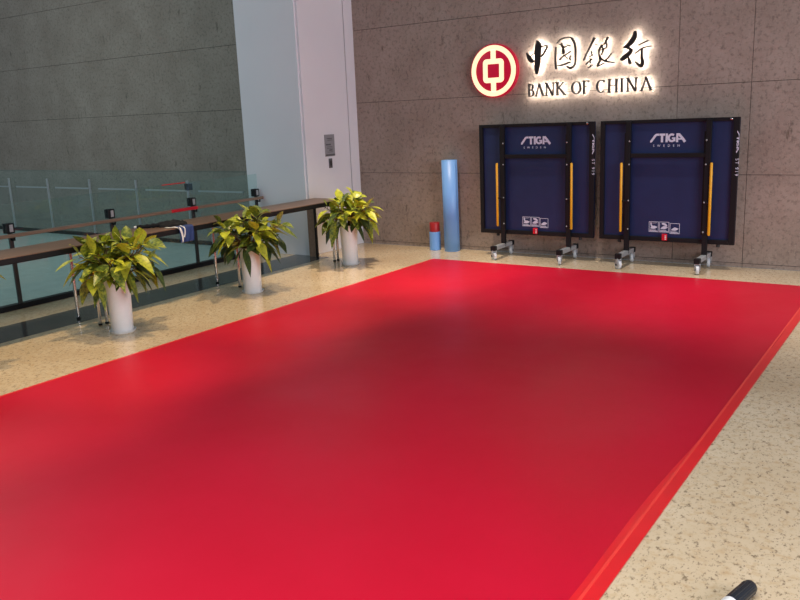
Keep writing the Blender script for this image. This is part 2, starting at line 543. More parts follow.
def make_table():
    t = thing('table_tennis_table', 'left of the two folded navy table tennis tables, nearer the tall blue roll', 'table', (0.72 + TW / 2, -0.25, 0), 'folded table tennis tables')
    X0, X1 = -TW / 2, TW / 2
    Z0, Z1 = TB, TB + TH
    link_mesh('tabletop', box((X0 + 0.004, 0.0, Z0 + 0.004), (X1 - 0.004, 0.024, Z1 - 0.004), 0.003), MT['navy'], t)
    bm = bmesh.new()
    fw, d = 0.050, -0.034
    add_box(bm, (X0, d, Z0), (X0 + fw, 0.0, Z1), 0.004); add_box(bm, (X1 - fw - 0.012, d, Z0), (X1, 0.0, Z1), 0.004)
    add_box(bm, (X0 + fw, d, Z1 - fw + 0.012), (X1 - fw - 0.012, 0.0, Z1), 0.004); add_box(bm, (X0 + fw, d, Z0), (X1 - fw - 0.012, 0.0, Z0 + fw), 0.004)
    link_mesh('edge_frame', bm, MT['black_metal'], t)
    px = (X0 + 0.342, X0 + 1.222)
    for i, x in enumerate(px):
        bm = bmesh.new()
        add_box(bm, (x - 0.028, -0.078, 0.13), (x + 0.028, -0.036, Z1 - 0.015), 0.004)
        p = link_mesh('post', bm, MT['black_metal'], t)
        for f in (0.17, 0.36, 0.66, 0.90):
            bm = bmesh.new()
            add_lathe(bm, [(0.0085, 0.0), (0.0085, -0.006), (0.004, -0.009)], 12, center=(x + (0.018 if i == 0 else -0.018), -0.078, Z1 - f * TH), axis='y')
            b_ = link_mesh('bolt', bm, MT['silver'], p, 40); b_['label'] = 'small silver bolt'
        # thin black strip standing in for the shade beside the post
        bm = bmesh.new()
        add_box(bm, (x - 0.055, -0.034, Z0 + 0.10), (x - 0.031, -0.004, Z1 - 0.14), 0.003)
        link_mesh('post_shade_strip', bm, MT['black_metal'], t)
        # amber guard bar on the outer side
        bx = x - 0.066 if i == 0 else x + 0.046
        zt, zb = Z1 - 0.345 * TH, Z1 - 0.925 * TH
        bm = bmesh.new()
        add_tube(bm, [(bx, -0.090, zb), (bx, -0.090, zb + 0.01), (bx, -0.090, zt - 0.01), (bx, -0.090, zt)], [0.010, 0.015, 0.015, 0.010], 14)
        y_ = link_mesh('guard_bar', bm, MT['yellow'], t, 40); y_['label'] = 'amber yellow safety bar'
        bm = bmesh.new()
        zm = Z1 - 0.665 * TH
        add_box(bm, (min(bx, x), -0.094, zm - 0.012), (max(bx, x), -0.076, zm + 0.012), 0.003)
        link_mesh('clip', bm, MT['black_metal'], y_)
        # foot bar with casters
        bm = bmesh.new()
        add_box(bm, (x - 0.028, -0.350, 0.122), (x + 0.028, 0.170, 0.172), 0.006)
        f_ = link_mesh('foot_bar', bm, MT['silver'], t); f_['label'] = 'silver grey foot bar'
        for ya in (-0.360, 0.180):
            sgn = -1 if ya < 0 else 1
            bm = box((x - 0.033, min(ya - sgn * 0.055, ya + sgn * 0.005), 0.116), (x + 0.033, max(ya - sgn * 0.055, ya + sgn * 0.005), 0.178), 0.008)
            k_ = link_mesh('end_cap', bm, MT['black_metal'], f_); k_['label'] = 'black end cap'
        for ya, ra in ((-0.332, 55 if i == 0 else 20), (0.150, 15)):
            c = make_caster(t, 0); c.location = (x, ya, 0); c.rotation_euler.z = math.radians(ra)
    bm = box((px[0] + 0.028, -0.070, Z1 - 0.305 * TH), (px[1] - 0.028, -0.038, Z1 - 0.270 * TH), 0.004)
    link_mesh('crossbar', bm, MT['black_metal'], t)
    for x in (X0 + 0.24, X1 - 0.17):
        bm = bmesh.new(); add_lathe(bm, [(0.016, 0.0), (0.020, -0.012), (0.020, -0.03), (0.014, -0.034)], 16, center=(x, -0.012, Z0 + 0.002))
        link_mesh('bumper', bm, MT['rubber'], t, 40)
    # printing on the underside
    bm = bmesh.new(); stiga_letters(bm, 0, 0, 0.096)
    lg = link_mesh('brand_lettering', bm, MT['print'], t, loc=(X0 + 0.570, -0.0005, Z1 - 0.172 * TH - 0.018)); lg['label'] = 'pale grey brand lettering'
    text_mesh('printed_letter', 'SWEDEN', 0.036, MT['print'], t, (X0 + 0.752, -0.001, Z1 - 0.213 * TH), 0.0008, spacing=2.7)
    bm = bmesh.new()
    lx, lz, pw, ph = X0 + 0.582, Z0 + 0.092, 0.110, 0.115
    for k in range(3):
        x = lx + k * 0.119; z = lz + (0.012 if k < 2 else 0)
        for lo, hi in (((x, z), (x + pw, z + 0.005)), ((x, z + ph), (x + pw, z + ph + 0.005)), ((x, z), (x + 0.005, z + ph)), ((x + pw - 0.005, z), (x + pw, z + ph))):
            add_box(bm, (lo[0], -0.002, lo[1]), (hi[0], -0.0002, hi[1]))
        for lo, hi in (((x + 0.010, z + 0.008), (x + pw - 0.012, z + 0.016)), ((x + 0.010, z + 0.020), (x + pw - 0.03, z + 0.026))):
            add_box(bm, (lo[0], -0.002, lo[1]), (hi[0], -0.0002, hi[1]))
        xs = (lambda q: [(x + a * pw, z + b * ph, c * ph) for a, b, c in q])
        add_ribbon(bm, xs([(0.18, 0.38, .10), (0.45, 0.46, .30), (0.62, 0.48, .28), (0.88, 0.50, .03)]), -0.002, -0.0002)
        if k == 0:
            add_ribbon(bm, xs([(0.2, 0.92, .12), (0.24, 0.7, .14), (0.36, 0.5, .2)]), -0.002, -0.0002)
            add_ribbon(bm, xs([(0.3, 0.88, .06), (0.8, 0.92, .05)]), -0.002, -0.0002)
        if k == 1:
            add_ribbon(bm, xs([(0.3, 0.86, .16), (0.55, 0.8, .22), (0.75, 0.66, .18)]), -0.002, -0.0002)
    o = link_mesh('instruction_label', bm, MT['print'], t); o['label'] = 'three framed pale folding pictograms'
    bm = box((X0 + 0.745, -0.052, Z0 + 0.018), (X0 + 0.805, -0.036, Z0 + 0.094), 0.006)
    o = link_mesh('lock_tag', bm, MT['red_plastic'], t); o['label'] = 'red lock tag'
    bm = bmesh.new()
    for k in range(3):
        add_box(bm, (X0 + 0.781, -0.0535, Z0 + 0.030 + k * 0.018), (X0 + 0.797, -0.0515, Z0 + 0.040 + k * 0.018))
    link_mesh('tag_marking', bm, MT['white_plastic'], o)
    # lettering down the right frame bar, read with the head tilted right
    bm = bmesh.new()
    x_b = X1 - 0.024
    stiga_letters(bm, 0, 0, 0.028, xf=lambda a, b, c: (x_b + c * 0.9, d - 0.0004 + b, Z1 - 0.145 - a * 2.0))
    o = link_mesh('side_lettering', bm, MT['print'], t)
    text_mesh('printed_letter', 'ST 919', 0.050, MT['print'], t, (x_b + 0.013, d - 0.001, Z1 - 0.525), 0.0008, rot=(math.pi / 2, math.pi / 2, 0), spacing=1.35)
    bm = bmesh.new(); add_lathe(bm, [(0.012, 0), (0.012, -0.004), (0.006, -0.008)], 16, center=(X1 - 0.085, d, Z1 - 0.018), axis='y')
    o = link_mesh('corner_screw', bm, MT['chrome'], t, 40)
    return t

table = make_table()
copy_thing(table, (2.318 + TW / 2, -0.25, 0), 'right of the two folded navy table tennis tables, farther from the blue roll')

# ------------------------------------------------------------------ rolls standing by the wall
roll = thing('sheeting_roll', 'tall light blue roll standing upright against the stone wall', 'roll', (0.205, -0.150, 0))
bm = bmesh.new()
prof = []
N = 190
sp_o, sp_i = [], []
for k in range(N + 1):
    a = k / 48.0 * 2 * math.pi
    r = 0.056 + 0.058 * k / N
    sp_o.append((r * math.cos(a), r * math.sin(a)))
H_ = 1.215
lean = lambda x, y, z: (x - 0.018 * z, y + 0.015 * z, z)
for k in range(N):
    q = [sp_o[k], sp_o[k + 1]]
    bm.faces.new([bm.verts.new(lean(*c)) for c in ((q[0][0], q[0][1], 0.0), (q[1][0], q[1][1], 0.0), (q[1][0], q[1][1], H_), (q[0][0], q[0][1], H_))])
bmesh.ops.remove_doubles(bm, verts=bm.verts, dist=1e-5)
o = link_mesh('rolled_sheet', bm, MT['blue_roll'], roll, 60)
sd = o.modifiers.new('thickness', 'SOLIDIFY'); sd.thickness = 0.009; sd.offset = -1
bm = bmesh.new()
add_tube(bm, [lean(0, 0, 0.0), lean(0, 0, H_ - 0.004)], 0.046, 24)
link_mesh('core', bm, MT['blue_roll'], roll, 40)

small = thing('short_roll', 'short dark red roll wrapped in a light blue sleeve, beside the tall blue roll', 'roll', (-0.060, -0.165, 0))
bm = bmesh.new()
add_lathe(bm, [(0.072, 0.0), (0.076, 0.004), (0.076, 0.250), (0.070, 0.252)], 32)
link_mesh('sleeve', bm, MT['blue_roll'], small, 40)
bm = bmesh.new()
add_lathe(bm, [(0.069, 0.235), (0.070, 0.240), (0.070, 0.372), (0.066, 0.378), (0.050, 0.378), (0.048, 0.34), (0.035, 0.34), (0.033, 0.376), (0.015, 0.376), (0.014, 0.3)], 32)
o = link_mesh('roll_core', bm, MT['dark_red'], small, 40); o['label'] = 'dark red roll sticking out of the top'

# ------------------------------------------------------------------ illuminated bank sign on the stone wall
emb = thing('bank_emblem', 'round red and cream illuminated emblem with a square coin hole on the stone wall', 'sign emblem', (0.84, 0, 2.317))
bm = bmesh.new()
add_lathe(bm, [(0.322, -0.025), (0.328, -0.030), (0.328, -0.088), (0.322, -0.092)], 72, axis='y')
o = link_mesh('emblem_body', bm, MT['logo_red'], emb, 40); o['label'] = 'glowing red disc'
bm = bmesh.new()
add_ring(bm, 0, 0, 0.250, 0.311, -0.100, -0.091)
def rounded_square(bm, half, t, r, y0, y1):
    def loop(h, rr):
        pts = []
        for cx, cz, a0 in ((h - rr, h - rr, 0), (-h + rr, h - rr, 90), (-h + rr, -h + rr, 180), (h - rr, -h + rr, 270)):
            for k in range(7):
                a = math.radians(a0 + 15 * k)
                pts.append((cx + rr * math.cos(a), cz + rr * math.sin(a)))
        return pts
    o_, i_ = loop(half, r), loop(half - t, max(r - t, 0.006))
    n = len(o_)
    V = [[bm.verts.new(c) for c in ((ix, y0, iz), (ox, y0, oz), (ox, y1, oz), (ix, y1, iz))] for (ox, oz), (ix, iz) in zip(o_, i_)]
    for k in range(n):
        for j in range(4):
            bm.faces.new((V[k][j], V[k][(j + 1) % 4], V[(k + 1) % n][(j + 1) % 4], V[(k + 1) % n][j]))
rounded_square(bm, 0.145, 0.062, 0.05, -0.100, -0.091)
add_box(bm, (-0.034, -0.100, 0.143), (0.034, -0.091, 0.258)); add_box(bm, (-0.034, -0.100, -0.258), (0.034, -0.091, -0.143))
o = link_mesh('emblem_ring', bm, MT['logo_white'], emb); o['label'] = 'glowing cream ring, coin and bars'
bm = bmesh.new(); add_ring(bm, 0, 0, 0.22, 0.30, -0.024, -0.016)
o = link_mesh('backlight', bm, MT['led_red'], emb); o['label'] = 'red halo light'

CHARACTER_STROKES = {
    'zhong': [[(1.428, 2.633, 0.015), (1.442, 2.581, 0.058), (1.436, 2.496, 0.067), (1.433, 2.389, 0.058), (1.423, 2.314, 0.048), (1.42, 2.25, 0.027)], [(1.29, 2.498, 0.01), (1.323, 2.442, 0.042), (1.36, 2.399, 0.037), (1.39, 2.405, 0.015)], [(1.338, 2.458, 0.013), (1.403, 2.498, 0.013)], [(1.464, 2.558, 0.01), (1.553, 2.565, 0.015), (1.535, 2.518, 0.013), (1.496, 2.459, 0.017), (1.463, 2.44, 0.01)]],
    'guo': [[(1.671, 2.536, 0.006), (1.663, 2.426, 0.014), (1.667, 2.341, 0.019), (1.675, 2.29, 0.019)], [(1.685, 2.582, 0.006), (1.741, 2.628, 0.007), (1.845, 2.638, 0.01), (1.891, 2.597, 0.019), (1.915, 2.522, 0.017), (1.918, 2.418, 0.015), (1.914, 2.343, 0.013), (1.893, 2.305, 0.015), (1.853, 2.286, 0.021), (1.81, 2.31, 0.008)], [(1.712, 2.572, 0.013), (1.732, 2.562, 0.023)], [(1.811, 2.554, 0.017), (1.84, 2.543, 0.031)], [(1.741, 2.583, 0.008), (1.76, 2.534, 0.021), (1.805, 2.539, 0.008)], [(1.762, 2.524, 0.008), (1.765, 2.471, 0.031), (1.748, 2.46, 0.01)], [(1.721, 2.39, 0.017), (1.748, 2.42, 0.01), (1.8, 2.446, 0.009), (1.855, 2.477, 0.007)], [(1.774, 2.441, 0.008), (1.814, 2.403, 0.013)], [(1.858, 2.428, 0.008), (1.846, 2.4, 0.006), (1.86, 2.375, 0.008)], [(1.693, 2.326, 0.008), (1.754, 2.329, 0.017), (1.852, 2.354, 0.015)]],
    'yin': [[(2.148, 2.603, 0.024), (2.108, 2.528, 0.015), (2.056, 2.436, 0.012), (2.022, 2.364, 0.012)], [(2.088, 2.398, 0.01), (2.132, 2.413, 0.012)], [(2.111, 2.462, 0.01), (2.124, 2.413, 0.012)], [(2.051, 2.314, 0.011), (2.081, 2.344, 0.011), (2.125, 2.369, 0.01)], [(2.079, 2.276, 0.01), (2.133, 2.305, 0.01)], [(2.156, 2.538, 0.01), (2.172, 2.53, 0.012)], [(2.101, 2.385, 0.012), (2.106, 2.286, 0.011)], [(2.308, 2.599, 0.015), (2.28, 2.538, 0.011), (2.226, 2.495, 0.017), (2.207, 2.437, 0.015), (2.221, 2.353, 0.019), (2.188, 2.286, 0.01), (2.271, 2.316, 0.009)], [(2.23, 2.52, 0.012), (2.257, 2.469, 0.015), (2.238, 2.409, 0.011)], [(2.289, 2.572, 0.01), (2.295, 2.489, 0.011), (2.237, 2.463, 0.01)], [(2.219, 2.389, 0.01), (2.264, 2.344, 0.017), (2.318, 2.327, 0.019), (2.389, 2.315, 0.007)], [(2.355, 2.416, 0.009), (2.317, 2.37, 0.01), (2.283, 2.346, 0.011)]],
    'xing': [[(2.628, 2.629, 0.031), (2.619, 2.57, 0.046), (2.568, 2.505, 0.043), (2.504, 2.47, 0.017)], [(2.503, 2.479, 0.012), (2.586, 2.441, 0.029), (2.542, 2.383, 0.043), (2.479, 2.341, 0.036)], [(2.56, 2.358, 0.012), (2.568, 2.323, 0.029), (2.579, 2.29, 0.027)], [(2.67, 2.486, 0.007), (2.723, 2.504, 0.01), (2.782, 2.527, 0.01)], [(2.632, 2.396, 0.007), (2.722, 2.449, 0.011), (2.815, 2.463, 0.011)], [(2.712, 2.443, 0.015), (2.712, 2.353, 0.021), (2.721, 2.295, 0.031), (2.702, 2.254, 0.029), (2.638, 2.306, 0.007)]],
}

def sign_letter(name, label, strokes, led_grow, mat, group, smooth=True, round_ends=True, wk=1.25):
    bm = bmesh.new()
    for st in strokes:
        add_ribbon(bm, [(x, z, max(w * wk, 0.014)) for x, z, w in st], -0.080, -0.049, smooth, round_ends)
    cx = sum(v.co.x for v in bm.verts) / len(bm.verts)
    cz = sum(v.co.z for v in bm.verts) / len(bm.verts)
    bmesh.ops.translate(bm, verts=bm.verts, vec=(-cx, 0, -cz))
    root = thing(name, label, 'sign letter', (cx, 0, cz), group)
    link_mesh('letter_face', bm, mat, root)
    bm = bmesh.new()
    for st in strokes:
        add_ribbon(bm, [(x - cx, z - cz, w * wk) for x, z, w in st], -0.0488, -0.046, smooth, round_ends, grow=led_grow)
    l_ = link_mesh('backlight', bm, MT['led'], root); l_['label'] = 'glowing white edge light'
    for st in (strokes[0], strokes[-1]):
        bm = bmesh.new()
        x, z, w = st[len(st) // 2]
        add_tube(bm, [(x - cx, -0.05, z - cz), (x - cx, 0.0, z - cz)], 0.003, 8)
        link_mesh('standoff_pin', bm, MT['silver'], root)
    return root

words = {'zhong': 'first Chinese character of the backlit sign, next to the round emblem',
         'guo': 'second Chinese character of the backlit sign, a tall closed frame',
         'yin': 'third Chinese character of the backlit sign, thin strokes',
         'xing': 'fourth and last Chinese character of the backlit sign, with the thick slanting strokes'}
for key, lab in words.items():
    sign_letter('chinese_character', lab, CHARACTER_STROKES[key], -0.0015, MT['letter'], 'backlit Chinese characters')

def el(cx, cz, rx, rz, a0, a1, thin, thick, n=14):
    out = []
    for k in range(n + 1):
        a = math.radians(a0 + (a1 - a0) * k / n)
        out.append((cx + rx * math.cos(a), cz + rz * math.sin(a), thin + (thick - thin) * abs(math.cos(a)) ** 1.5))
    return out
def serif(x, z, w=0.30):
    return [(x - w / 2, z, 0.05), (x + w / 2, z, 0.05)]
GL = {
    'B': [[(.16, 0, .17), (.16, 1, .17)], [(.05, .975, .05), (.42, .975, .06)], el(.40, .755, .27, .22, 90, -90, .06, .16), el(.43, .265, .34, .24, 90, -90, .06, .17), [(.05, .025, .05), (.45, .025, .06)], [(.16, .52, .05), (.44, .52, .06)]],
    'A': [[(.06, 0, .07), (.46, 1, .08)], [(.42, 1, .14), (.86, 0, .17)], serif(.06, .02, .22), serif(.86, .02, .26)],
    'N': [[(.12, 0, .08), (.12, 1, .08)], [(.10, 1, .15), (.82, 0, .16)], [(.84, 0, .08), (.84, 1, .08)], serif(.12, .02, .26), serif(.84, .98, .26), serif(.08, .98, .2)],
    'K': [[(.16, 0, .17), (.16, 1, .17)], [(.20, .46, .07), (.76, 1, .08)], [(.34, .58, .14), (.92, 0, .17)], serif(.16, .02), serif(.16, .98), serif(.9, .02, .2)],
    'O': [el(.5, .5, .40, .46, 0, 360, .06, .17, 30)],
    'F': [[(.18, 0, .17), (.18, 1, .17)], [(.05, .97, .06), (.80, .97, .07)], [(.2, .53, .06), (.66, .53, .06)], [(.78, .84, .05), (.80, .98, .05)], serif(.18, .02)],
    'C': [el(.52, .5, .42, .46, 55, 310, .06, .18, 20), [(.80, .98, .05), (.80, .78, .05)]],
    'H': [[(.16, 0, .17), (.16, 1, .17)], [(.86, 0, .17), (.86, 1, .17)], [(.2, .52, .06), (.82, .52, .06)], serif(.16, .02), serif(.16, .98), serif(.86, .02), serif(.86, .98)],
    'I': [[(.5, 0, .17), (.5, 1, .17)], serif(.5, .02), serif(.5, .98)],
}
CAP, BASE = 0.150, 1.980
row = [('B', 50, 92, 'letter B starting the backlit English line of the wall sign'),
       ('A', 92, 148, 'first letter A of the backlit English line, between B and N'),
       ('N', 152, 208, 'first letter N of the backlit English line, between A and K'),
       ('K', 214, 270, 'letter K of the backlit English line, ending its first word'),
       ('O', 302, 362, 'letter O of the backlit English line, under the third character'),
       ('F', 368, 408, 'letter F of the backlit English line, right after the O'),
       ('C', 442, 496, 'letter C of the backlit English line, starting its last word'),
       ('H', 506, 560, 'letter H of the backlit English line, between C and I'),
       ('I', 570, 592, 'letter I of the backlit English line, between H and N'),
       ('N', 606, 664, 'second letter N of the backlit English line, before the last A'),
       ('A', 680, 742, 'last letter A ending the backlit English line of the wall sign')]
for ch, pa, pb, lab in row:
    xa = 1.304 + (pa - 50) * 0.002225; xb = 1.304 + (pb - 50) * 0.002225
    wd = xb - xa
    if ch == 'I':
        xa -= 0.02; wd += 0.04
    wk = CAP * 0.95
    st = [[(xa + x * wd, BASE + z * CAP, w * wk) for x, z, w in s] for s in GL[ch]]
    sign_letter('sign_letter', lab, st, -0.0015, MT['letter_grey'], 'backlit English letters', smooth=False, round_ends=False, wk=1.0)

# ------------------------------------------------------------------ plates on the pillar
plq = thing('notice_plaque', 'grey rectangular notice plaque on the pale pillar, above a small dark plate', 'plaque', (-1.410, -0.67, 1.31))
link_mesh('plate', box((0.0, -0.105, 0.0), (0.010, 0.105, 0.295), 0.002), MT['plaque'], plq)
bm = bmesh.new()
for z, a, b_, h in ((0.235, -0.06, 0.05, 0.012), (0.215, -0.05, 0.06, 0.008), (0.150, -0.085, 0.02, 0.018), (0.125, -0.07, 0.05, 0.007), (0.105, -0.07, 0.06, 0.007), (0.075, -0.02, 0.05, 0.018), (0.055, -0.06, 0.06, 0.007)):
    add_box(bm, (0.0098, a, z), (0.0112, b_, z + h))
add_box(bm, (0.0098, -0.10, 0.006), (0.0112, 0.10, 0.030))
o = link_mesh('print', bm, MT['plaque_dark'], plq); o['label'] = 'darker lines of print'
sw = thing('wall_plate', 'small dark upright plate on the pale pillar, below the grey plaque', 'wall plate', (-1.410, -0.672, 1.15))
link_mesh('plate', box((0.0, -0.033, 0.0), (0.012, 0.033, 0.130), 0.003), MT['plaque_dark'], sw)
link_mesh('rocker', box((0.011, -0.018, 0.03), (0.016, 0.018, 0.10), 0.002), MT['post_metal'], sw)

# ------------------------------------------------------------------ long counter table along the glass
ct = thing('counter_table', 'long narrow brown wooden counter on metal legs along the glass balustrade', 'table', (-1.03, -1.215, 0))
link_mesh('counter_top', box((-0.25, -7.8, 0.772), (0.25, 0, 0.795), 0.003), MT['wood'], ct)
bm = bmesh.new()
add_box(bm, (0.215, -7.79, 0.735), (0.247, -0.01, 0.7725)); add_box(bm, (-0.247, -7.79, 0.735), (-0.215, -0.01, 0.7725)); add_box(bm, (-0.215, -0.05, 0.735), (0.215, -0.01, 0.7725))
link_mesh('apron', bm, MT['black_metal'], ct)
bm = bmesh.new(); add_box(bm, (0.2465, -7.795, 0.742), (0.2535, -0.002, 0.787), 0.002)
link_mesh('edge_band', bm, MT['black_metal'], ct)
for sy in (-0.16, -1.88, -3.73, -5.6):
    bm = bmesh.new(); add_box(bm, (-0.235, sy - 0.10, 0.722), (0.225, sy + 0.10, 0.737))
    link_mesh('bracket', bm, MT['black_metal'], ct)
    for x, dy in ((-0.235, 0.02), (0.20, -0.045), (0.20, 0.03)):
        if sy > -1 and x < 0: continue
        bm = bmesh.new(); add_tube(bm, [(x, sy + dy, 0.006), (x, sy + dy, 0.724)], 0.016, 16)
        lg = link_mesh('leg', bm, MT['chrome'], ct, 40); lg['label'] = 'round metal leg'
        bm = bmesh.new(); add_lathe(bm, [(0.017, 0.0), (0.019, 0.004), (0.019, 0.018), (0.016, 0.020)], 16, center=(x, sy + dy, 0.0))
        link_mesh('foot', bm, MT['rubber'], lg, 40)

bm = box((-0.372, -0.030, 0.0), (-0.250, -0.006, 0.734), 0.002)
o = link_mesh('end_panel', bm, MT['rail_wood'], ct); o['label'] = 'brown board at the pillar end'
link_mesh('leg', box((-0.2495, -0.040, 0.0), (-0.229, -0.004, 0.734), 0.002), MT['black_metal'], ct)['label'] = 'flat black end leg'

# things left on the counter
def lumpy(name, sx, sy, h, mat, parent, seed, loc=(0, 0, 0), rot=0):
    bm = bmesh.new(); nx, ny = 26, 20
    grid = []
    for i in range(nx + 1):
        r_ = []
        for j in range(ny + 1):
            u, v = i / nx * 2 - 1, j / ny * 2 - 1
            k = 1 + 0.16 * noise.noise(Vector((u * 2, v * 2, seed)))
            x, y = u * math.sqrt(1 - v * v / 2) * sx * k, v * math.sqrt(1 - u * u / 2) * sy * k
            e = max(0.0, 1 - max(abs(u), abs(v)) ** 4)
            z = h * (e ** 0.5) * (0.62 + 0.55 * noise.noise(Vector((u * 2.6, v * 2.6, seed + 5))) + 0.2 * noise.noise(Vector((u * 7, v * 7, seed))))
            r_.append(bm.verts.new((x, y, max(z, 0.0) + 0.001)))
        grid.append(r_)
    for i in range(nx):
        for j in range(ny):
            bm.faces.new((grid[i][j], grid[i + 1][j], grid[i + 1][j + 1], grid[i][j + 1]))
    edge = [e for e in bm.edges if len(e.link_faces) == 1]
    r = bmesh.ops.extrude_edge_only(bm, edges=edge)
    vs = [v for v in r['geom'] if isinstance(v, bmesh.types.BMVert)]
    for v in vs: v.co.z = 0.0
    bmesh.ops.holes_fill(bm, edges=[e for e in bm.edges if len(e.link_faces) == 1])
    o = link_mesh(name, bm, mat, parent, 60, loc)
    o.rotation_euler.z = rot
    return o

jk = thing('jacket', 'rumpled black jacket lying on the wooden counter with one sleeve stretched out', 'jacket', (-1.02, -3.86, 0.795))
lumpy('jacket_body', 0.16, 0.17, 0.060, MT['black_cloth'], jk, 3.1)
bm = bmesh.new()
add_tube(bm, catmull([(0.02, -0.05, 0.022), (-0.03, -0.16, 0.026), (-0.09, -0.24, 0.020), (-0.17, -0.31, 0.016)], 6), [0.024 + 0.006 * math.sin(k * 1.7) for k in range(19)], 12)
for v in bm.verts: v.co.z = max(0.001, v.co.z * 0.9)
link_mesh('sleeve', bm, MT['black_cloth'], jk, 60)
bm = bmesh.new(); add_tube(bm, [(-0.165, -0.306, 0.016), (-0.190, -0.332, 0.016)], [0.016, 0.012], 12)
o = link_mesh('cuff', bm, MT['white_cloth'], jk, 60); o['label'] = 'white cuff end'

bagr = thing('cloth_bag', 'folded deep blue cloth bag hanging over the front edge of the wooden counter', 'bag', (-0.775, -3.84, 0.795))
bm = bmesh.new()
path = [(-0.075, 0.003), (-0.055, 0.006), (-0.03, 0.006), (0.004, 0.002), (0.014, -0.012), (0.018, -0.06), (0.020, -0.11), (0.017, -0.150)]
path = catmull(path, 5)
ny = 14; g = []
for i, (x, z) in enumerate(path):
    t = i / (len(path) - 1); r_ = []
    for j in range(ny + 1):
        s = j / ny
        y = -0.165 + s * 0.22 * (1 - 0.22 * t) + 0.02 * t
        w = 0.008 * math.sin(s * 9 + t * 3) * (0.3 + t)
        over = x > 0.0
        r_.append(bm.verts.new((x + (abs(w) if over else 0), y, z + (abs(w) if not over else 0))))
    g.append(r_)
for i in range(len(g) - 1):
    for j in range(ny):
        bm.faces.new((g[i][j], g[i + 1][j], g[i + 1][j + 1], g[i][j + 1]))
o = link_mesh('bag_cloth', bm, MT['blue_cloth'], bagr, 70)
sd = o.modifiers.new('thickness', 'SOLIDIFY'); sd.thickness = 0.004; sd.offset = 1
def strap(pts, wdt=0.022):
    bm = bmesh.new(); pp = catmull(pts, 6); rows = []
    for i, p in enumerate(pp):
        a = Vector(pp[max(i - 1, 0)]); b_ = Vector(pp[min(i + 1, len(pp) - 1)]); d = (b_ - a).normalized()
        nrm = Vector((0.25, 0, 1)) if p[0] < 0.015 else Vector((1, 0, 0.1))
        s = d.cross(nrm).normalized() * wdt / 2
        rows.append((bm.verts.new(Vector(p) + s), bm.verts.new(Vector(p) - s)))
    for a, b_ in zip(rows[:-1], rows[1:]):
        bm.faces.new((a[0], a[1], b_[1], b_[0]))
    o = link_mesh('strap', bm, MT['white_cloth'], bagr, 60); o['label'] = 'white strap'
    sd = o.modifiers.new('thickness', 'SOLIDIFY'); sd.thickness = 0.003
strap([(-0.12, -0.21, 0.010), (-0.07, -0.20, 0.010), (-0.01, -0.17, 0.012), (0.026, -0.14, -0.01), (0.034, -0.125, -0.08), (0.030, -0.118, -0.150)], 0.024)
strap([(-0.02, -0.10, 0.020), (0.028, -0.085, -0.004), (0.036, -0.090, -0.06), (0.038, -0.105, -0.10)], 0.014)

# ------------------------------------------------------------------ glass balustrades
gb = thing('glass_balustrade', 'frameless glass balustrade with a brown wooden handrail behind the long counter', 'balustrade', (-2.32, -1.20, 0))
joints = [0.0, -0.63, -1.85, -3.08, -4.30, -5.50, -6.70, -7.9]
for a, b_ in zip(joints[:-1], joints[1:]):
    link_mesh('glass_panel', box((-0.007, b_ + 0.006, 0.03), (0.007, a - 0.006, 1.108), 0.001), MT['glass'], gb)
o = link_mesh('base_shoe', box((-0.045, -7.9, 0.0), (0.045, 0, 0.055), 0.004), MT['black_metal'], gb)
bm = box((0.062, -7.9, 0.762), (0.112, 0.0, 0.800), 0.012, 3)
link_mesh('handrail', bm, MT['rail_wood'], gb, 35)
for y in (-0.06, -1.22, -2.46, -3.70, -4.90, -6.1, -7.3):
    bm = bmesh.new()
    add_box(bm, (0.008, y - 0.022, 0.055), (0.030, y + 0.022, 0.80), 0.002)
    p = link_mesh('rail_post', bm, MT['post_metal'], gb)
    bm = bmesh.new()
    add_box(bm, (0.008, y - 0.045, 0.800), (0.040, y + 0.045, 0.905), 0.006); add_box(bm, (-0.034, y - 0.045, 0.800), (-0.008, y + 0.045, 0.905), 0.006)
    c_ = link_mesh('glass_clamp', bm, MT['black_metal'], p)
    bm = box((0.038, y - 0.012, 0.815), (0.046, y + 0.026, 0.89), 0.003)
    o = link_mesh('clamp_cover', bm, MT['silver'], p); o['label'] = 'silver clamp cover'
    bm = bmesh.new(); add_tube(bm, [(0.02, y, 0.735), (0.085, y, 0.735), (0.087, y, 0.765)], 0.011, 10)
    link_mesh('rail_bracket', bm, MT['black_metal'], p, 40)
o = link_mesh('rail_tape', box((0.0612, -1.65, 0.7612), (0.1128, -1.21, 0.8008), 0.012, 3), MT['red_plastic'], gb, 35); o['label'] = 'red tape wound round the handrail'
o = link_mesh('edge_strip', box((-0.009, -1.66, 1.100), (0.009, -1.30, 1.1105), 0.001), MT['tape_red'], gb); o['label'] = 'red strip on the glass top edge'  # thin red strip along part of the glass top

